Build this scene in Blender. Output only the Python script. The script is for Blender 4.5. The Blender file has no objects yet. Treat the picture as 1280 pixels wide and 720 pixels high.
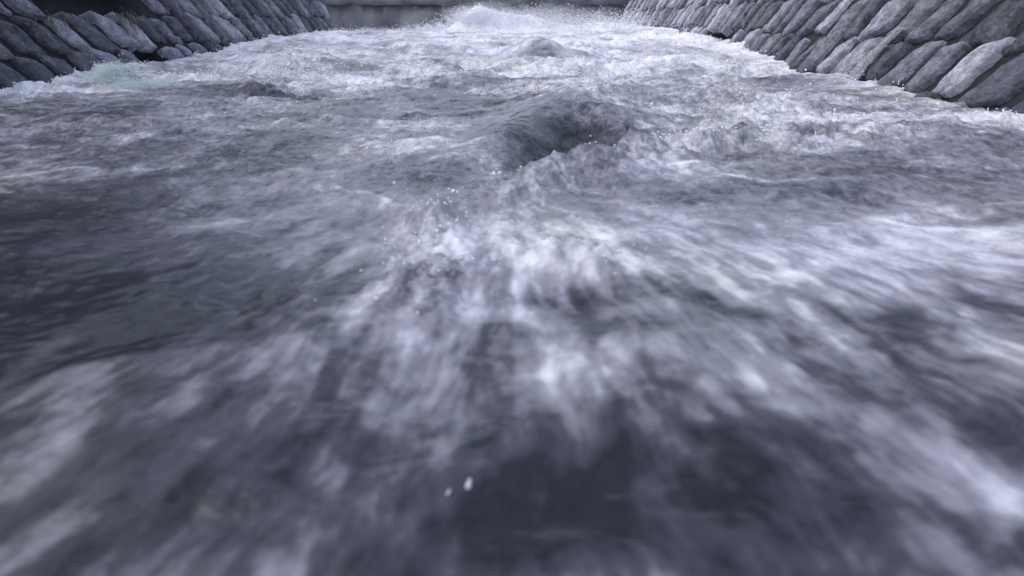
import bpy, math, random
import numpy as np

R = math.radians
random.seed(7)
rng = np.random.default_rng(11)
scn = bpy.context.scene
col = scn.collection

# ------------------------------------------------------------------ noise
def _h(ix, iy, iz, seed):
    with np.errstate(over='ignore'):
        n = (ix.astype(np.uint32) * np.uint32(374761393) + iy.astype(np.uint32) * np.uint32(668265263)
             + iz.astype(np.uint32) * np.uint32(2147483647) + np.uint32((seed * 974634777) & 0xffffffff))
        n = (n ^ (n >> np.uint32(13))) * np.uint32(1274126177)
        n = (n ^ (n >> np.uint32(16))) * np.uint32(2246822519)
        n = n ^ (n >> np.uint32(15))
    return n

def noise2(x, y, seed=0):
    """gradient noise, about -1..1"""
    xi = np.floor(x).astype(np.int64); yi = np.floor(y).astype(np.int64)
    fx = x - xi; fy = y - yi
    u = fx * fx * fx * (fx * (fx * 6 - 15) + 10); v = fy * fy * fy * (fy * (fy * 6 - 15) + 10)
    z = np.zeros_like(xi)
    def g(dx, dy):
        a = _h(xi + dx, yi + dy, z, seed).astype(np.float64) * (2 * math.pi / 4294967296.0)
        return np.cos(a) * (fx - dx) + np.sin(a) * (fy - dy)
    a = g(0, 0); b = g(1, 0); c = g(0, 1); d = g(1, 1)
    return (a + (b - a) * u + ((c + (d - c) * u) - (a + (b - a) * u)) * v) * 1.5

def fbm(x, y, octs=4, seed=0, gain=.5, lac=2.03):
    s = 0; a = 1; t = 0
    for o in range(octs):
        s = s + a * noise2(x + 17.3 * o, y - 9.1 * o, seed + o); t += a
        a *= gain; x = x * lac; y = y * lac
    return s / t * 1.3

def ridged(x, y, octs=4, seed=0, gain=.55, lac=2.1):
    s = 0; a = 1; t = 0
    for o in range(octs):
        s = s + a * (1 - np.abs(noise2(x + 5.7 * o, y + 3.3 * o, seed + o)) * 1.6); t += a
        a *= gain; x = x * lac; y = y * lac
    return s / t

def smooth(a, b, x):
    t = np.clip((x - a) / (b - a), 0, 1)
    return t * t * (3 - 2 * t)

def blob(x, y, cx, cy, sx, sy, rot=0.0):
    c, s = math.cos(R(rot)), math.sin(R(rot))
    dx, dy = x - cx, y - cy
    a = (dx * c + dy * s) / sx; b = (-dx * s + dy * c) / sy
    return np.exp(-(a * a + b * b))

# ------------------------------------------------------------------ object helpers
def mesh_obj(name, verts, faces, mat=None, parent=None, smooth_shade=True):
    me = bpy.data.meshes.new(name)
    verts = np.asarray(verts, np.float32); faces = np.asarray(faces, np.int32)
    k = faces.shape[1]
    me.vertices.add(len(verts)); me.vertices.foreach_set('co', verts.ravel())
    me.loops.add(faces.size); me.loops.foreach_set('vertex_index', faces.ravel())
    me.polygons.add(len(faces))
    me.polygons.foreach_set('loop_start', np.arange(0, faces.size, k, dtype=np.int32))
    me.polygons.foreach_set('use_smooth', np.full(len(faces), smooth_shade))
    me.update(calc_edges=True); me.validate()
    o = bpy.data.objects.new(name, me); col.objects.link(o)
    if mat: me.materials.append(mat)
    if parent: o.parent = parent
    return o

def attr(o, name, vals):
    a = o.data.attributes.new(name, 'FLOAT', 'POINT')
    a.data.foreach_set('value', np.asarray(vals, np.float32))

def tag(o, label=None, cat=None, group=None, kind=None):
    if label: o['label'] = label
    if cat: o['category'] = cat
    if group: o['group'] = group
    if kind: o['kind'] = kind
    return o

def empty(name, loc=(0, 0, 0)):
    o = bpy.data.objects.new(name, None); col.objects.link(o); o.location = loc
    o.empty_display_size = .1
    return o

# ------------------------------------------------------------------ materials
def new_mat(name):
    m = bpy.data.materials.new(name); m.use_nodes = True
    nt = m.node_tree
    return m, nt, nt.nodes['Principled BSDF']

def N(nt, typ, **kw):
    n = nt.nodes.new(typ)
    for k, v in kw.items():
        if k in n.inputs: n.inputs[k].default_value = v
        else: setattr(n, k, v)
    return n

def mapping(nt, scale, src='Object'):
    tc = N(nt, 'ShaderNodeTexCoord'); mp = N(nt, 'ShaderNodeMapping')
    mp.inputs['Scale'].default_value = scale
    nt.links.new(tc.outputs[src], mp.inputs['Vector'])
    return mp.outputs['Vector']

def math_node(nt, op, a, b=None, clamp=False):
    n = N(nt, 'ShaderNodeMath', operation=op); n.use_clamp = clamp
    for i, v in enumerate((a, b)):
        if v is None: continue
        if isinstance(v, (int, float)): n.inputs[i].default_value = v
        else: nt.links.new(v, n.inputs[i])
    return n.outputs[0]

def ramp(nt, fac, stops):
    r = N(nt, 'ShaderNodeValToRGB')
    e = r.color_ramp.elements
    while len(e) < len(stops): e.new(.5)
    for k, (p, c) in enumerate(stops):
        e[k].position = p
        e[k].color = (c, c, c, 1) if isinstance(c, (int, float)) else (*c, 1)
    nt.links.new(fac, r.inputs[0])
    return r.outputs[0]

def water_material():
    m, nt, b = new_mat('foamy_river_water')
    L = nt.links.new
    at = N(nt, 'ShaderNodeAttribute', attribute_name='foam')
    sf = N(nt, 'ShaderNodeAttribute', attribute_name='fine')     # how crisp the foam is there
    n1 = N(nt, 'ShaderNodeTexNoise', Scale=1.0, Detail=6.0, Roughness=.62, Distortion=.6)
    L(mapping(nt, (17, 11, 17)), n1.inputs['Vector'])
    n2 = N(nt, 'ShaderNodeTexNoise', Scale=1.0, Detail=4.0, Roughness=.6)
    L(mapping(nt, (60, 46, 60)), n2.inputs['Vector'])
    d1 = math_node(nt, 'MULTIPLY', math_node(nt, 'SUBTRACT', n1.outputs[0], .5), .80)
    d2 = math_node(nt, 'MULTIPLY', math_node(nt, 'SUBTRACT', n2.outputs[0], .5), .55)
    d = math_node(nt, 'MULTIPLY', math_node(nt, 'ADD', d1, d2), sf.outputs['Fac'])
    f = math_node(nt, 'ADD', at.outputs['Fac'], d, True)
    c = ramp(nt, f, [(0, (.015, .0155, .022)), (.28, (.058, .057, .074)), (.60, (.255, .249, .295)), (1, (.72, .705, .765))])
    n3 = N(nt, 'ShaderNodeTexNoise', Scale=1.1, Detail=3.0); L(mapping(nt, (1, .8, 1)), n3.inputs['Vector'])     # silt carried in some of the water
    tint = N(nt, 'ShaderNodeMix', data_type='RGBA', blend_type='MULTIPLY'); L(ramp(nt, n3.outputs[0], [(.48, 0.0), (.68, 1.0)]), tint.inputs[0])
    L(c, tint.inputs[6]); tint.inputs[7].default_value = (.94, .96, .85, 1)
    L(tint.outputs[2], b.inputs['Base Color'])
    L(ramp(nt, f, [(0, .20), (.35, .32), (.8, .8)]), b.inputs['Roughness'])
    b.inputs['IOR'].default_value = 1.33
    b.inputs['Specular IOR Level'].default_value = .36
    bp = N(nt, 'ShaderNodeBump', Strength=.55, Distance=.02)
    h = math_node(nt, 'ADD', math_node(nt, 'MULTIPLY', n1.outputs[0], 1.0), math_node(nt, 'MULTIPLY', n2.outputs[0], .35))
    L(h, bp.inputs['Height'])
    L(math_node(nt, 'MULTIPLY', sf.outputs['Fac'], .55), bp.inputs['Strength'])
    L(bp.outputs[0], b.inputs['Normal'])
    return m

def spray_material():
    m, nt, b = new_mat('white_spray')
    b.inputs['Base Color'].default_value = (.80, .79, .84, 1)
    b.inputs['Roughness'].default_value = .6
    b.inputs['Subsurface Weight'].default_value = 0
    return m

def splash_material(c):
    m, nt, b = new_mat('aerated_water')
    L = nt.links.new
    n = N(nt, 'ShaderNodeTexNoise', Scale=1.0, Detail=5.0, Roughness=.6)
    L(mapping(nt, (14, 14, 14)), n.inputs['Vector'])
    L(ramp(nt, n.outputs[0], [(.3, tuple(v * .7 for v in c)), (.65, c)]), b.inputs['Base Color'])
    b.inputs['Roughness'].default_value = .55
    return m

def stone_material():
    m, nt, b = new_mat('rough_wet_stone')
    L = nt.links.new
    t = N(nt, 'ShaderNodeAttribute', attribute_name='tone')
    wet = N(nt, 'ShaderNodeAttribute', attribute_name='wet')
    n1 = N(nt, 'ShaderNodeTexNoise', Scale=9.0, Detail=8.0, Roughness=.68); L(mapping(nt, (1, 1, 1)), n1.inputs['Vector'])
    n2 = N(nt, 'ShaderNodeTexNoise', Scale=42.0, Detail=5.0, Roughness=.7); L(mapping(nt, (1, 1, 1)), n2.inputs['Vector'])
    n3 = N(nt, 'ShaderNodeTexNoise', Scale=2.2, Detail=4.0); L(mapping(nt, (1, 1, 1)), n3.inputs['Vector'])
    f = math_node(nt, 'ADD', math_node(nt, 'MULTIPLY', n1.outputs[0], .62), math_node(nt, 'MULTIPLY', n2.outputs[0], .38))
    f = math_node(nt, 'ADD', f, math_node(nt, 'SUBTRACT', t.outputs['Fac'], .5))
    c = ramp(nt, f, [(.28, (.03, .03, .04)), (.43, (.13, .128, .162)), (.55, (.26, .256, .312)), (.72, (.60, .59, .67))])
    mossf = ramp(nt, n3.outputs[0], [(.56, 0.0), (.74, .45)])
    mx = N(nt, 'ShaderNodeMix', data_type='RGBA'); L(mossf, mx.inputs[0]); L(c, mx.inputs[6])
    mx.inputs[7].default_value = (.13, .135, .095, 1)
    mw = N(nt, 'ShaderNodeMix', data_type='RGBA', blend_type='MULTIPLY'); L(wet.outputs['Fac'], mw.inputs[0]); L(mx.outputs[2], mw.inputs[6])
    mw.inputs[7].default_value = (.42, .47, .52, 1)
    L(mw.outputs[2], b.inputs['Base Color'])
    L(ramp(nt, wet.outputs['Fac'], [(0, .72), (1, .28)]), b.inputs['Roughness'])
    bp = N(nt, 'ShaderNodeBump', Strength=1.0, Distance=.05); L(f, bp.inputs['Height']); L(bp.outputs[0], b.inputs['Normal'])
    return m

def plain_noise_material(name, lo, hi, scale, rough=.8, bump=.4):
    m, nt, b = new_mat(name); L = nt.links.new
    n = N(nt, 'ShaderNodeTexNoise', Scale=1.0, Detail=7.0, Roughness=.65); L(mapping(nt, scale), n.inputs['Vector'])
    L(ramp(nt, n.outputs[0], [(.3, lo), (.7, hi)]), b.inputs['Base Color'])
    b.inputs['Roughness'].default_value = rough
    bp = N(nt, 'ShaderNodeBump', Strength=bump, Distance=.05); L(n.outputs[0], bp.inputs['Height']); L(bp.outputs[0], b.inputs['Normal'])
    return m

M_water = water_material()
M_spray = spray_material()
M_stone = stone_material()
M_mortar = plain_noise_material('dark_wet_mortar', (.006, .006, .009), (.018, .018, .023), (6, 6, 6))
M_weir = plain_noise_material('streaked_weir_concrete', (.035, .035, .044), (.15, .149, .175), (1.3, 1.3, .5), .6)
M_cap = plain_noise_material('pale_weir_crest', (.08, .08, .092), (.19, .19, .21), (1.5, 1.5, 3))
M_earth = plain_noise_material('grassy_bank_earth', (.020, .022, .018), (.060, .060, .050), (2, 2, 2), .9)
M_grass = plain_noise_material('dry_green_grass', (.07, .072, .05), (.15, .147, .105), (8, 8, 8), .7)
M_splash = splash_material((.76, .86, .85))
M_trickle = splash_material((.58, .57, .62))

# ------------------------------------------------------------------ the river
XL, XR = -4.85, 3.32            # waterlines of the two walls
BAT = .48                     # wall batter, metres out per metre up
LEAN = .50
HOLE = (.25, 3.1)             # the deep hole below the pour-over

def base_level(x, y):
    z = .24 * smooth(4.5, 13.5, y) - .14 * smooth(16.5, 20, y) + .06 * smooth(9, 20, y) * smooth(.5, 3.5, x) - .02 * smooth(1.5, 3.2, x) * smooth(2, 4, y) * (1 - smooth(7, 11, y))
    return z

def crest_line(x):
    a = np.array([-2.0, -.9, -.3, .1, .56, 1.05, 1.56, 2.5, 4.5])
    b = np.array([1.2, 1.35, 1.95, 2.45, 2.95, 3.18, 3.32, 3.55, 3.8])
    return sum(np.interp(x + d, a, b) for d in (-.16, -.08, 0, .08, .16)) / 5

def surface(x, y):
    """height of the river at (x, y)"""
    z = base_level(x, y)
    far = smooth(2.0, 7.0, y)
    # broad standing waves
    wx = x + .35 * fbm(x * .6, y * .6, 2, 5); wy = y + .45 * fbm(x * .55 + 9, y * .55, 2, 6)
    z = z + .115 * far * (1 - .45 * smooth(9, 16, y)) * fbm(wx * .8, wy * 1.0, 3, 1) + .035 * (1 - far) * fbm(wx * 1.1, wy * .9, 3, 2)
    # pour-over: the river drops into a hole and piles up white in front of it
    yc = crest_line(x) + .11 * fbm(x * 4.5, y * 1.5, 4, 15, .6)
    cap = np.exp(-((x - .28) / .44) ** 2 * 1.1)
    q = y - yc
    reach = .45 + .95 * np.exp(-((x - .18) / .42) ** 2)
    face = smooth(.12, 1, (q + .12 - .12) / reach)
    z = z + cap * (.15 * face * np.exp(-np.clip(q - 1.2, 0, 9) / 1.3) - .16 * (1 - face) * smooth(-.12, .06, q) * smooth(-.25, .10, x))
    z = z + .10 * (.55 + .9 * fbm(x * 5, y * 6, 4, 16, .6)) * np.exp(-((q + .18) / .24) ** 2) * smooth(-.5, .2, x) * (1 - smooth(1.8, 3.0, x))
    # seam where two currents meet, and heaps beyond and before it
    jag = .35 + 1.1 * np.abs(fbm(x * 7, y * 8, 4, 17, .62)) + .5 * fbm(x * 3, y * 3, 2, 18)
    z = z + jag * (.05 * blob(x, y, -.28, 1.62, .12, .30, 10) + .05 * blob(x, y, .12, 1.46, .20, .12, -20) + .05 * blob(x, y, -.24, 1.22, .14, .14))
    z = z - .03 * blob(x, y, .12, 1.22, .16, .10)
    # smooth hump and breaking heads farther up
    z = z + .20 * blob(x, y, .12, 8.6, .36, .5) + .17 * blob(x, y, -3.80, 5.5, .15, .16)
    z = z + .17 * blob(x, y, -3.2, 7.3, .35, .35) + .10 * blob(x, y, -2.7, 7.0, .4, .3) - .10 * blob(x, y, -4.1, 7.3, .8, .45)
    z = z + .06 * blob(x, y, -3.3, 13.5, 1.6, .7) + .08 * blob(x, y, 2.4, 14.5, 1.1, .9)
    z = z + .44 * blob(x, y, -1.40, 16.2, .55, .6) + .32 * blob(x, y, -.65, 16.4, .85, .7) + .24 * blob(x, y, .4, 16.7, 1.0, .7) + .20 * blob(x, y, 2.2, 17, .9, .7)
    # water heaped against the walls
    z = z + .04 * np.exp(-np.abs(x - XL) / .5) * smooth(2, 4, y) * (.4 + .6 * fbm(y * 1.2, x * 0, 2, 21)) 
    z = z + .03 * np.exp(-np.abs(x - XR) / .5) * smooth(2, 4, y) * (.5 + .6 * fbm(y * 1.2, x * 0 + 3, 2, 22))
    return z

def rough_zone(x, y):
    return smooth(-.35, .40, fbm(x * .75 + .5 * fbm(x * .5, y * .5, 2, 33), y * .62, 3, 34))

def detail(x, y, foam):
    """small chop; rougher where it is foamy"""
    far = smooth(1.2, 5.0, y)
    wx = x + .10 * fbm(x * 2.2, y * 2.2, 2, 31); wy = y + .10 * fbm(x * 2.2 + 4, y * 2.2, 2, 32)
    a = .042 * fbm(wx * 2.6, wy * 3.4, 4, 41, .55)
    r = .034 * (ridged(wx * 3.2, wy * 4.6, 4, 51) - .55)
    fine = .013 * (1 - .7 * smooth(6, 12, y)) * fbm(wx * 14, wy * 17, 3, 61, .6)
    lump = .030 * np.abs(fbm(wx * 5.5, wy * 6, 4, 71, .6))
    calm = 1 - .75 * blob(x, y, .20, 3.15, .50, .48, 20)
    calm = calm * (1 - far * (1 - (.35 + .95 * rough_zone(x, y))))
    return calm * ((a + r) * (.22 + 1.08 * far) * (1 - .35 * smooth(9, 16, y)) + fine * (.25 + .9 * far) * (.5 + .7 * foam) + lump * foam * (.3 + .9 * far))

# foam cover: (x, y, size across, size along, turn, amount)
FOAM = [
    (-1.15, 1.14, .48, .30, 20, -.68), (-1.75, 1.66, .50, .34, 20, -.55), (-2.4, 3.1, .8, .5, 0, -.08), (-.7, .8, .35, .25, 0, -.08), (-1.65, 2.80, 1.1, .70, 0, -.08), (-.75, 1.08, .26, .14, 30, -.22), (-3.0, 4.0, .9, .5, 0, -.12),
    (.22, .57, .32, .14, -8, -.34), (-.08, .47, .22, .10, 0, -.16), (.36, .66, .12, .10, -40, -.16), (.50, .70, .12, .08, -30, -.14),
    (.10, 1.20, .12, .07, 0, -.22), (-.45, 1.28, .25, .10, 10, -.12), (-.45, .62, .25, .16, 20, -.10),
    (.20, 2.98, .44, .46, 10, -.80), (-.28, 2.75, .26, .42, 10, .30), (-.45, 3.5, .3, .4, 0, .14), (.03, .70, .16, .09, 0, -.16), (.35, 4.0, .5, .35, 0, .12), (1.20, 2.15, .55, .26, 5, -.24), (-.5, 2.3, .28, .30, 10, -.22),
    (-2.3, 5.1, .70, .25, 0, -.40), (2.3, 6.2, .50, .35, 0, -.25), (.11, 8.1, .40, .45, 0, -.16),
    (.55, 2.60, .50, .30, 35, .22), (1.40, 3.00, .70, .18, 12, .22), (.15, 1.62, .42, .22, 10, .20), (1.30, 1.62, .65, .16, 12, .26),
    (.14, .92, .19, .10, 0, .22), (.68, .60, .10, .10, 30, .30), (-.23, 1.55, .14, .14, 0, .22), (-.21, 1.12, .14, .10, 0, .24),
    (.12, 1.42, .20, .09, -20, .22), (-.87, .83, .26, .06, 30, .16), (2.60, 3.9, .9, .5, 0, .14), (-3.75, 5.4, .45, .35, 0, .28),
    (-2.0, 5.9, .45, .5, 0, .20), (-.9, 16.4, 1.6, 1.2, 0, .6), (2.2, 17, 1.2, 1, 0, .4), (0, 12, 3.5, 2.5, 0, .10), (-.6, 3.5, .5, .5, 0, .10), (.75, 1.25, .25, .12, -30, .14),
]

def foam_cover(x, y, z):
    far = smooth(3.0, 9.0, y)
    f = .50 + .265 * far + .05 * smooth(-1.5, 1.5, x) - .0 * y - .16 * (1 - smooth(.7, 1.5, y))
    for (cx, cy, sx, sy, rot, amt) in FOAM:
        f = f + amt * blob(x, y, cx, cy, sx, sy, rot)
    # streaks drawn out along the current, which fans out below the hole
    px, py = -.10, 2.75
    dx, dy = x - px, py - y
    r = np.sqrt(dx * dx + dy * dy); ph = np.arctan2(dx, dy)
    near = 1 - smooth(1.15, 2.3, y + .15 * np.abs(x))
    wr = r + .06 * fbm(x * 2.7, y * 2.7, 3, 81); wp = ph + .012 * fbm(x * 4.5, y * 3.5, 2, 82)
    st = .32 * fbm(wp * 9, wr * 2.8, 3, 91, .6) + .66 * fbm(wp * 19, wr * 4.0, 4, 92, .60) + .12 * fbm(wp * 50, wr * 14, 2, 94) + .12 * fbm(wp * 80, wr * 15, 2, 93)
    pa = fbm(wp * 8, wr * 6, 5, 94, .62)
    f = f + near * (.60 * st + .26 * pa + .15 * fbm(wp * 6, wr * 3.2, 3, 90))
    f = f + .26 * (np.exp(-np.abs(x - XL + .1 * y * 0) / .30) + np.exp(-np.abs(x - XR) / .30)) + (1 - near) * .22 * (rough_zone(x, y) - .5)
    wx = x + .22 * fbm(x * 1.6, y * 1.6, 3, 96); wy = y + .22 * fbm(x * 1.6 + 7, y * 1.6, 3, 97)
    lace = ridged(wx * 2.3, wy * 2.9, 5, 98, .62) - .58
    lines = smooth(.80, .98, ridged(wx * 1.1, wy * 2.6 + .5 * wx, 3, 101, .5))      # thin crest lines lying across the stream
    f = f + (1 - near) * (.30 * fbm(wx * 1.3, wy * 2.2, 5, 99, .62) + .30 * lace + .22 * lines)
    return f


def build_river():
    # rows get closer together towards the near end, where they show largest
    ys = [.22]
    while ys[-1] < 26.5: ys.append(ys[-1] + .0026 * max(ys[-1], .35) ** 1.22)
    ys = np.array(ys); nx = 760
    u = np.linspace(-1, 1, nx)
    half = np.minimum(1.25 + 1.05 * ys, 9.0)
    X = u[None, :] * half[:, None] + .05
    Y = np.repeat(ys[:, None], nx, 1)
    jit = 0
    S = surface(X, Y)
    F = np.clip(foam_cover(X, Y, S), 0, 1.1)
    Z = S + detail(X, Y, np.clip(F, 0, 1))
    gy = np.gradient(Z, axis=0) / np.gradient(Y, axis=0)
    ny = len(ys)
    V = np.stack([X, Y, Z], -1).reshape(-1, 3)
    i = (np.arange(ny - 1)[:, None] * nx + np.arange(nx - 1)[None, :]).ravel()
    o = mesh_obj('river_water', V, np.stack([i, i + 1, i + nx + 1, i + nx], 1), M_water)
    attr(o, 'foam', F.ravel())
    attr(o, 'fine', ((.24 + .76 * smooth(.9, 2.6, Y)) * (1 - .45 * smooth(5, 11, Y))).ravel())
    tag(o, 'grey foaming river rushing down between two stone walls', 'river', kind='structure')
    return X, Y, Z, F

X, Y, Z, F = build_river()

def river_z(x, y):
    x = np.atleast_1d(np.asarray(x, float)); y = np.atleast_1d(np.asarray(y, float))
    s = surface(x, y); f = np.clip(foam_cover(x, y, s), 0, 1)
    return s + detail(x, y, f)

# ------------------------------------------------------------------ stone walls
def wall_point(side, u, v, d=0.0):
    """u along the river, v height of the face, d out of the face towards the river"""
    k = 1 / math.sqrt(1 + BAT * BAT)
    base = XL if side < 0 else XR
    x = base + side * BAT * v - side * d * k
    return x, u, v + d * BAT * k

def make_course(side, u0, u1, v0, v1, width, parent, skip=(), wet=None, seed=0, far_from=99):
    r = random.Random(seed)
    n = 21
    g = np.linspace(-1, 1, n); g = np.sign(g) * np.abs(g) ** .62; g = g / np.abs(g).max()
    A, B = np.meshgrid(g, g)
    rad = np.maximum(np.abs(A), np.abs(B)) + 1e-9
    u = u0 + r.random() * width * .5
    runs = [([], [], [], [])]
    while u < u1:
        w = width * r.choice((.72, .9, 1.0, 1.0, 1.2)) * r.uniform(.93, 1.07)
        uc = u + w / 2; u += w
        if any(a <= uc <= b for a, b in skip):
            if runs[-1][0]: runs.append(([], [], [], []))
            continue
        V, Fc, T, W = runs[-1]
        gap = r.uniform(.042, .066)
        hw = w / 2 - gap; hh = (v1 - v0) / 2 + r.uniform(-.02, .03); vc = (v0 + v1) / 2 + r.uniform(-.025, .025)
        p = r.uniform(5.0, 12.0)
        se = (np.abs(A) ** p + np.abs(B) ** p) ** (1 / p) + 1e-9
        a = A * rad / se; b = B * rad / se
        sk = LEAN + r.uniform(-.09, .09); tw = r.uniform(-.12, .12); tp = r.uniform(-.14, .14)
        sl = r.uniform(.0, .34)                      # how far the head and foot run to a point
        aa = a * (1 + tp * b); bb = b * (1 + tw * a) - sl * a
        sd = r.randint(0, 9999)
        uu = uc + aa * hw - sk * bb * hh
        vv = vc + bb * hh
        wob = .024 * np.clip(rad, 0, 1) ** 2
        uu = uu + wob * fbm(uu * 9 + sd, vv * 9, 3, 203); vv = vv + wob * fbm(uu * 9, vv * 9 + sd, 3, 204)
        e = np.clip(1 - rad, 0, 1)
        rise = r.uniform(.055, .085); tilt = r.uniform(-.022, .008); tlt2 = r.uniform(-.018, .018)
        prof = .62 * (1 - (1 - np.clip(e * 14, 0, 1)) ** 1.6) + .38 * np.clip(e * 3.0, 0, 1) ** .8
        dd = -.02 + (rise + .012 * (1 - a * a)) * prof + tilt * a + tlt2 * b + .014 * np.abs(a * np.cos(sd) + b * np.sin(sd) - .2 * np.sin(sd * 3.0))
        dd = dd + (fbm(uu * 5 + sd, vv * 5, 3, 201) * .014 + (ridged(uu * 11 + sd, vv * 7, 5, 205) - .6) * .034) * np.clip(e * 6, 0, 1)
        dd = np.where(rad > .999, -.10, dd)
        xw, yw, zw = wall_point(side, uu, vv, dd)
        k = len(V) * n * n
        V.append(np.stack([xw, yw, zw], -1).reshape(-1, 3))
        idx = k + (np.arange(n - 1)[:, None] * n + np.arange(n - 1)[None, :]).ravel()
        q = np.stack([idx, idx + 1, idx + n + 1, idx + n], 1)
        Fc.append(q if side > 0 else q[:, ::-1])
        T.append(np.full(n * n, .5 + r.uniform(-.17, .13)))
        wv = 0.0
        if wet:
            for (wu, wr, wa) in wet:
                if abs(uc - wu) < wr: wv = wa
        W.append(np.clip(wv + .75 * (1 - smooth(.0, .16, zw - base_level(xw, yw) + .10 * fbm(uu * 3, vv * 3, 2, 207))), 0, 1).ravel())
    out = []
    for V, Fc, T, W in runs:
        if not V: continue
        o = mesh_obj('stone_course', np.concatenate(V), np.concatenate(Fc)[:, ::-1], M_stone, parent)
        attr(o, 'tone', np.concatenate(T)); attr(o, 'wet', np.concatenate(W))
        out.append(o)
    return out

def make_wall(side, u0, u1, rows, label, skips, wets, seed):
    t = empty('stone_wall', (XL if side < 0 else XR, (u0 + u1) / 2, 0))
    tag(t, label, 'stone wall', 'slanted stone walls lining the channel', 'thing')
    inv = -t.location
    for k, (v0, v1) in enumerate(rows):
        for o in make_course(side, u0, u1, v0, v1, .40, t, skips.get(k, ()), wets.get(k), seed + k):
            o.matrix_parent_inverse.translation = inv
    # mortar and rubble behind the stones
    n = 360
    us = np.linspace(u0, u1, n); vs = np.linspace(-.8, rows[-1][1] - .04, 60)
    U, Vv = np.meshgrid(us, vs)
    dep = -.005 + .022 * fbm(U * 6, Vv * 6, 3, 210)
    for k, sp in skips.items():
        for a, b in sp:
            v0, v1 = rows[k]
            dep = dep - .30 * smooth(a - .1, a + .1, U) * (1 - smooth(b - .1, b + .1, U)) * smooth(v0 - .06, v0 + .06, Vv) * (1 - smooth(v1 - .06, v1 + .06, Vv))
    x, y, z = wall_point(side, U, Vv, dep)
    m = len(us)
    i = (np.arange(len(vs) - 1)[:, None] * m + np.arange(m - 1)[None, :]).ravel()
    q = np.stack([i, i + 1, i + m + 1, i + m], 1)
    o = mesh_obj('mortar_bed', np.stack([x, y, z], -1).reshape(-1, 3), q if side < 0 else q[:, ::-1], M_mortar, t)
    o.matrix_parent_inverse.translation = inv
    # coping along the top
    tv = rows[-1][1]
    U = np.linspace(u0, u1, 120); prof = [(-.06, -.1), (.05, -.08), (.07, 0), (.05, .08), (-.3, .10), (-.6, .08)]
    P = []
    for k, (d, dv) in enumerate(prof):
        xx, yy, zz = wall_point(side, U, np.full_like(U, tv + .05), np.full_like(U, 0))
        P.append(np.stack([xx - side * d, yy, zz + dv + .02 * fbm(U * 3, U * 0 + k, 3, 220)], -1))
    P = np.array(P); m = len(U)
    i = (np.arange(len(prof) - 1)[:, None] * m + np.arange(m - 1)[None, :]).ravel()
    q = np.stack([i, i + 1, i + m + 1, i + m], 1)
    o = mesh_obj('coping', P.reshape(-1, 3), q, M_mortar, t)
    o.matrix_parent_inverse.translation = inv
    return t

rows_left = [(-.48, -.12), (-.12, .24), (.24, .60), (.60, .97), (.97, 1.34), (1.34, 1.7)]
rows_right = [(-.40, .0), (.0, .40), (.40, .80), (.80, 1.2), (1.2, 1.6)]
make_wall(-1, 1.0, 15.6, rows_left, 'left-bank wall of slanted dark stones with a black opening and small grass tufts',
          {1: [(7.4, 8.1)], 3: [(6.6, 8.2)]}, {1: [(5.75, .2, .9), (6.3, .2, .5), (7.0, .3, .7)], 2: [(8.1, .2, .6)]}, 40)
make_wall(1, 1.0, 23.6, rows_right, 'right-bank wall of slanted grey stones with a water trickle running down it',
          {1: [(10.6, 11.9)]}, {1: [(4.1, .5, .8)]}, 60)

# ------------------------------------------------------------------ weir across the far end
def build_weir():
    t = empty('weir', (-2, 24.5, 0))
    tag(t, 'dark grey concrete weir wall closing the far end behind the white spray', 'weir', None, 'thing')
    def slab(name, mat, prof, seed):
        U = np.linspace(-12, 7, 150); P = []
        for k, (y, z) in enumerate(prof):
            P.append(np.stack([U, np.full_like(U, y) + .16 * fbm(U * 1.5, U * 0 + k * .4, 4, seed), np.full_like(U, z) + .08 * fbm(U * 1.3, U * 0 + k * .3, 4, seed + 5)], -1))
        m = len(U); i = (np.arange(len(prof) - 1)[:, None] * m + np.arange(m - 1)[None, :]).ravel()
        o = mesh_obj(name, np.array(P).reshape(-1, 3), np.stack([i, i + 1, i + m + 1, i + m], 1), mat, t)
        o.matrix_parent_inverse.translation = -t.location
    slab('face', M_weir, [(24.3, -1), (24.35, 0), (24.45, .5), (24.55, 1.1), (24.8, 1.14)], 300)
    slab('crest', M_cap, [(24.6, 1.04), (24.42, 1.08), (24.40, 1.36), (24.6, 1.44), (26.5, 1.5), (40, 1.6)], 310)
build_weir()

# ------------------------------------------------------------------ banks above the frame, there to block low sky light
def build_bank(name, side, prof, label, y0=-6, y1=60):
    U = np.linspace(y0, y1, 120); P = []
    for k, (x, z) in enumerate(prof):
        P.append(np.stack([side * (x + .25 * fbm(U * .4, U * 0 + k, 3, 400 + k) * min(k, 2)), U, z + .35 * fbm(U * .5, U * 0 + k, 3, 420) * min(k, 2)], -1))
    m = len(U); i = (np.arange(len(prof) - 1)[:, None] * m + np.arange(m - 1)[None, :]).ravel()
    q = np.stack([i, i + 1, i + m + 1, i + m], 1)
    o = mesh_obj(name, np.array(P).reshape(-1, 3), q, M_earth)
    tag(o, label, 'bank', kind='structure')
build_bank('left_bank', -1, [(6.1, 1.70), (6.5, 1.85), (7.6, 3.4), (9.5, 6.0), (15, 10), (40, 18)], 'unseen overgrown earth bank behind the left stone wall, steepened to darken the water', -6, 15.5)  # out of view; raised steep to darken reflections in the left-hand water
build_bank('right_bank', 1, [(4.6, 1.60), (5.0, 1.7), (7, 2.3), (11, 4.0), (20, 8), (40, 14)], 'overgrown earth bank rising behind the right stone wall')

# bed under the water and ground beyond, one sheet out to the horizon
g = mesh_obj('ground', [(-300, -200, -1.2), (300, -200, -1.2), (300, 500, -1.2), (-300, 500, -1.2)], [(0, 1, 2, 3)], M_earth)
tag(g, 'dark earth ground and river bed beneath the channel', 'ground', kind='structure')

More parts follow.
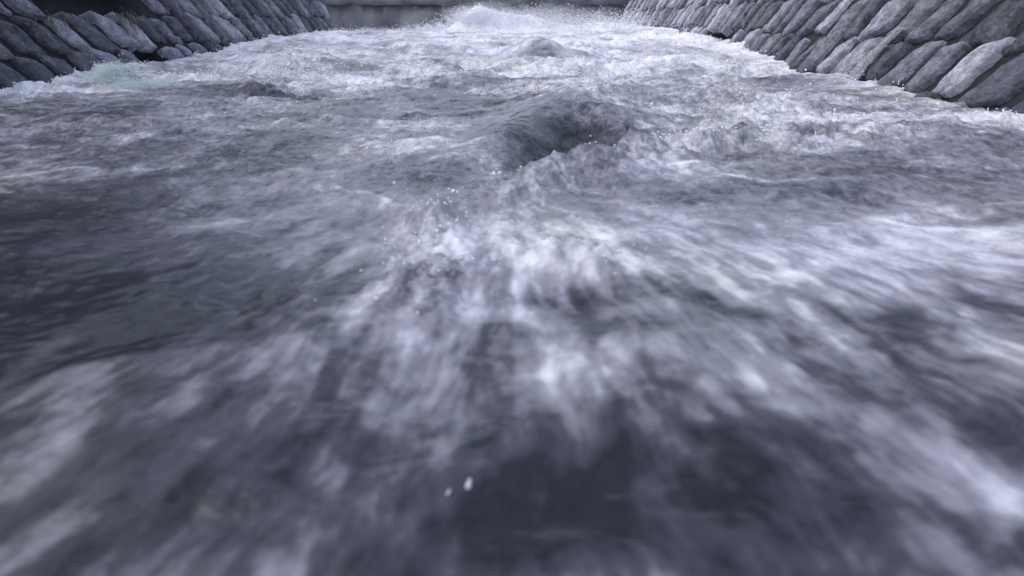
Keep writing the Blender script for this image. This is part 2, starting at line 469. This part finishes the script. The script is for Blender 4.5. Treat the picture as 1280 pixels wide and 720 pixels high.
# ------------------------------------------------------------------ spray
def ico():
    t = (1 + 5 ** .5) / 2
    v = np.array([(-1, t, 0), (1, t, 0), (-1, -t, 0), (1, -t, 0), (0, -1, t), (0, 1, t), (0, -1, -t), (0, 1, -t), (t, 0, -1), (t, 0, 1), (-t, 0, -1), (-t, 0, 1)], float)
    v /= np.linalg.norm(v[0])
    f = np.array([(0, 11, 5), (0, 5, 1), (0, 1, 7), (0, 7, 10), (0, 10, 11), (1, 5, 9), (5, 11, 4), (11, 10, 2), (10, 7, 6), (7, 1, 8),
                  (3, 9, 4), (3, 4, 2), (3, 2, 6), (3, 6, 8), (3, 8, 9), (4, 9, 5), (2, 4, 11), (6, 2, 10), (8, 6, 7), (9, 8, 1)])
    return v, f

def droplets(name, C, rad, mat, stretch=1.6):
    v, f = ico(); n = len(C)
    sc = rad[:, None] * (1 + rng.uniform(-.4, stretch - 1, (n, 3)))
    V = v[None] * sc[:, None, :] * rng.uniform(.35, 1.5, (n, len(v)))[..., None]
    ang = rng.uniform(0, math.pi, n); c, s = np.cos(ang)[:, None], np.sin(ang)[:, None]
    V = np.stack([V[..., 0] * c - V[..., 1] * s, V[..., 0] * s + V[..., 1] * c, V[..., 2]], -1) + C[:, None, :]
    Fq = f[None] + (np.arange(n) * len(v))[:, None, None]
    return mesh_obj(name, V.reshape(-1, 3), Fq.reshape(-1, 3), mat)

# droplets thrown up along the breaking crests
gy = np.gradient(Z, axis=0) / np.gradient(Y, axis=0)
wgt = np.clip(F - .55, 0, .6) ** 1.5 * smooth(1.6, 4.5, Y) * (1 - .8 * smooth(7, 11, Y)) * (Y ** .6) * (np.abs(X) < 5) * (.2 + np.clip(np.abs(gy), 0, .8))
wgt = (wgt / wgt.sum()).ravel()
pick = rng.choice(len(wgt), 5200, p=wgt, replace=False)
C = np.stack([X.ravel()[pick], Y.ravel()[pick], Z.ravel()[pick]], -1)
C[:, 2] += np.abs(rng.normal(0, .018, len(C))) * (.4 + .12 * C[:, 1])
C[:, :2] += rng.normal(0, .03, (len(C), 2))
cx = rng.uniform(-.15, 1.5, 600); cy = crest_line(cx) + .05 + rng.normal(0, .07, 600)
C2 = np.stack([cx, cy, river_z(cx, cy) + np.abs(rng.normal(0, .022, 600))], -1)
k = fbm(cx * 5, cy * 0 + 2, 3, 520) > -.05
hx = np.concatenate([rng.normal(.12, .14, 60), rng.normal(-2.75, .35, 700), rng.normal(-.26, .1, 200)]); hy = np.concatenate([rng.normal(1.48, .08, 60), rng.normal(6.6, .3, 700), rng.normal(1.6, .2, 200)])
C3 = np.stack([hx, hy, river_z(hx, hy) + np.abs(rng.normal(0, .020, 960)) * (.5 + .2 * hy)], -1)
C = np.concatenate([C, C2[k], C3])
o = droplets('spray_droplets', C, (.0007 + .00055 * C[:, 1]) * rng.uniform(.4, 1.5, len(C)), M_spray, 2.6)
tag(o, 'white droplets and foam flecks thrown off the breaking waves', 'spray', kind='stuff')

def plume(name, lobes, n, mat, label, r0=.012, lump=4):
    Cs = []
    for (cx, cy, cz, sx, sy, sz, wt) in lobes:
        m = int(n * wt)
        p = rng.normal(0, 1, (m, 3))
        q = np.stack([cx + p[:, 0] * sx, cy + p[:, 1] * sy, cz + np.abs(p[:, 2]) * sz], -1)
        Cs.append(q)
    C = np.concatenate(Cs)
    # break the cloud up into lumps
    k = fbm(C[:, 0] * lump + C[:, 2] * lump * .75, C[:, 1] * lump * .5 + C[:, 2] * lump * 1.25, 3, 500)
    C = C[k > -.28]
    o = droplets(name, C, r0 * rng.uniform(.35, 1.5, len(C)), mat, 2.0)
    tag(o, label, 'spray', kind='stuff')
plume('spray_plume', [(-1.40, 16.2, .50, .26, .4, .14, .30), (-.8, 16.4, .42, .55, .4, .16, .25), (.2, 16.7, .38, .9, .5, .19, .22), (-2.3, 16.6, .30, .5, .4, .10, .08), (2.2, 17, .40, .7, .4, .15, .14), (-3.2, 15.5, .24, 1.1, .5, .06, .15)],
      46000, M_spray, 'tall white burst of spray rising in front of the dark weir', .0055)
plume('wall_splash', [(-3.82, 5.45, .08, .07, .08, .060, .45), (-3.62, 5.40, .02, .13, .10, .03, .30), (-3.93, 5.5, .06, .06, .08, .035, .25)],
      30000, M_splash, 'pale green splash breaking against the foot of the left stone wall', .0021, 13)

# thin mist hanging behind the plume
v, f = ico()
bm_v = []; 
th = np.linspace(0, math.pi, 13); ph = np.linspace(0, 2 * math.pi, 25)[:-1]
T_, P_ = np.meshgrid(th, ph, indexing='ij')
mv = np.stack([-.5 + 3.4 * np.sin(T_) * np.cos(P_), 18.0 + 1.3 * np.sin(T_) * np.sin(P_), .45 + .62 * np.cos(T_)], -1).reshape(-1, 3)
ii = np.arange(12)[:, None] * 24; jj = np.arange(24)[None, :]; j2 = (jj + 1) % 24
mf = np.stack([ii + jj, ii + 24 + jj, ii + 24 + j2, ii + j2], -1).reshape(-1, 4)
mm = bpy.data.materials.new('spray_mist'); mm.use_nodes = True; nt = mm.node_tree
nt.nodes.remove(nt.nodes['Principled BSDF'])
pv = nt.nodes.new('ShaderNodeVolumePrincipled'); pv.inputs['Color'].default_value = (.9, .9, .93, 1); pv.inputs['Anisotropy'].default_value = .2
nz = N(nt, 'ShaderNodeTexNoise', Scale=1.0, Detail=3.0); nt.links.new(mapping(nt, (1.3, .9, 1.6)), nz.inputs['Vector'])
mp = mapping(nt, (2, 2, 2), 'Generated'); mp.node.inputs['Location'].default_value = (-1, -1, -1)
ln = N(nt, 'ShaderNodeVectorMath', operation='LENGTH'); nt.links.new(mp, ln.inputs[0])
fall = math_node(nt, 'SUBTRACT', 1.0, ln.outputs['Value'], True)
nt.links.new(math_node(nt, 'MULTIPLY', ramp(nt, nz.outputs[0], [(.40, 0.0), (.70, 1.0)]), math_node(nt, 'MULTIPLY', fall, 3.2)), pv.inputs['Density'])
nt.links.new(pv.outputs[0], nt.nodes['Material Output'].inputs['Volume'])
o = mesh_obj('spray_mist', mv, mf, mm)
tag(o, 'faint pale mist drifting behind the white spray plume', 'mist', kind='stuff')

# ------------------------------------------------------------------ water running down the right wall
n = 15000
t = rng.uniform(0, 1, n) ** .8                      # 0 at the top, 1 where it meets the river
a_ = rng.normal(0, 1, n); a_ = a_ + .5 * fbm(a_ * 2.5, t * 2, 2, 710)
vv = .47 - .49 * t; uu = 5.84 + .10 * np.sin(t * 2.2) + a_ * (.012 + .028 * t ** 1.5) - .05 * (1 - t)
dd = .09 + .05 * t + np.abs(rng.normal(0, .015, n))
x, y, z = wall_point(1, uu, vv, dd)
o = droplets('water_trickle', np.stack([x, y, z], -1), .0024 * rng.uniform(.4, 1.5, n), M_trickle, 2.4)
tag(o, 'white trickle of water running down the right-bank stones into the river', 'trickle', kind='thing')

# ------------------------------------------------------------------ grass hanging from the left wall
def grass_tuft(u, v, n, ln, label, seed):
    r = np.random.default_rng(seed)
    t = empty('grass_tuft', wall_point(-1, u, v, .06)); tag(t, label, 'grass tuft', 'grass tufts hanging on the left wall', 'thing')
    V, Fq = [], []
    for k in range(n):
        p0 = np.array(wall_point(-1, u + r.normal(0, .13), v + r.normal(0, .03), .05)); L = ln * r.uniform(.5, 1.3)
        out = np.array([r.uniform(.1, .6), r.normal(-.1, .45), r.uniform(.1, .9)]); side = np.array([.2, 1, 0.]) * r.uniform(.003, .007)
        for j in range(6):
            q = j / 5
            p = p0 + out * L * q + np.array([.10, 0, -1.15]) * L * q * q
            V += [p - side * (1 - q * .9), p + side * (1 - q * .9)]
        b = k * 12
        Fq += [(b + 2 * j, b + 2 * j + 1, b + 2 * j + 3, b + 2 * j + 2) for j in range(5)]
    o = mesh_obj('blades', V, Fq, M_grass, t); o.matrix_parent_inverse.translation = -t.location
grass_tuft(7.75, .58, 130, .20, 'large dry grass tuft hanging under the dark opening in the left wall', 1)
grass_tuft(6.55, .56, 60, .12, 'small grass tuft in a joint between the left wall stones near the frame edge', 2)

# ------------------------------------------------------------------ flecks flying close above the water
M_fleck = splash_material((.55, .54, .58))
def fleck(x, y, dz, size, sx, label, seed):
    v, f = ico(); v = v.copy()
    # one subdivision for a rounder drop
    r = np.random.default_rng(seed)
    edge = {}; nv = list(map(tuple, v)); nf = []
    def mid(a, b):
        k = (min(a, b), max(a, b))
        if k not in edge:
            m_ = (np.array(nv[a]) + np.array(nv[b])) / 2; m_ /= np.linalg.norm(m_); edge[k] = len(nv); nv.append(tuple(m_))
        return edge[k]
    for a, b, c in f:
        ab, bc, ca = mid(a, b), mid(b, c), mid(c, a); nf += [(a, ab, ca), (b, bc, ab), (c, ca, bc), (ab, bc, ca)]
    P = np.array(nv); P = P * (1 + .9 * fbm(P[:, 0] * 1.7 + seed, P[:, 1] * 1.7 + P[:, 2], 2, seed))[:, None] * np.array([sx, 1.5, .5]) * size
    o = mesh_obj('foam_fleck', P, nf, M_fleck); o.location = (x, y, float(river_z(x, y)[0]) + dz); o.rotation_euler = (.4, .2, r.uniform(-.6, .6))
    tag(o, label, 'foam fleck', 'foam flecks flying over the dark water')
fleck(-.078, .605, .003, .0062, .62, 'larger white foam fleck over the dark water at the bottom centre', 1)
fleck(-.105, .588, .003, .0036, .45, 'small narrow foam fleck just below and left of the larger one', 2)

# ------------------------------------------------------------------ camera, light, sky
cam = bpy.data.cameras.new('camera'); co = bpy.data.objects.new('camera', cam); col.objects.link(co)
co.location = (0, 0, .6); co.rotation_euler = (R(90 - 25.77), 0, R(1.47))
cam.sensor_width = 36; cam.lens = 19.69; cam.clip_start = .02; cam.clip_end = 2000
cam.dof.use_dof = True; cam.dof.focus_distance = 5.5; cam.dof.aperture_fstop = 1.9
scn.camera = co

w = bpy.data.worlds.new('World'); scn.world = w; w.use_nodes = True
nt = w.node_tree; bg = nt.nodes['Background']
sky = nt.nodes.new('ShaderNodeTexSky'); sky.sky_type = 'NISHITA'; sky.sun_disc = False
EL, AZ = 50, -97
sky.sun_elevation = R(EL); sky.sun_rotation = R(AZ); sky.air_density = 1.0; sky.dust_density = 1.5; sky.ozone_density = 1.5
hs = nt.nodes.new('ShaderNodeHueSaturation'); hs.inputs['Saturation'].default_value = .62      # the cloud layer takes most of the blue out
nt.links.new(sky.outputs[0], hs.inputs['Color']); nt.links.new(hs.outputs[0], bg.inputs[0]); bg.inputs[1].default_value = .14
sun = bpy.data.lights.new('sun', 'SUN'); so = bpy.data.objects.new('sun', sun); col.objects.link(so)
sun.energy = .55; sun.angle = R(40); sun.color = (1, .985, .975)
from mathutils import Vector
sd = Vector((math.sin(R(AZ)) * math.cos(R(EL)), math.cos(R(AZ)) * math.cos(R(EL)), math.sin(R(EL))))
so.rotation_euler = sd.to_track_quat('Z', 'Y').to_euler()

scn.view_settings.view_transform = 'Standard'; scn.view_settings.look = 'None'
scn.view_settings.exposure = 1.16; scn.view_settings.gamma = 1
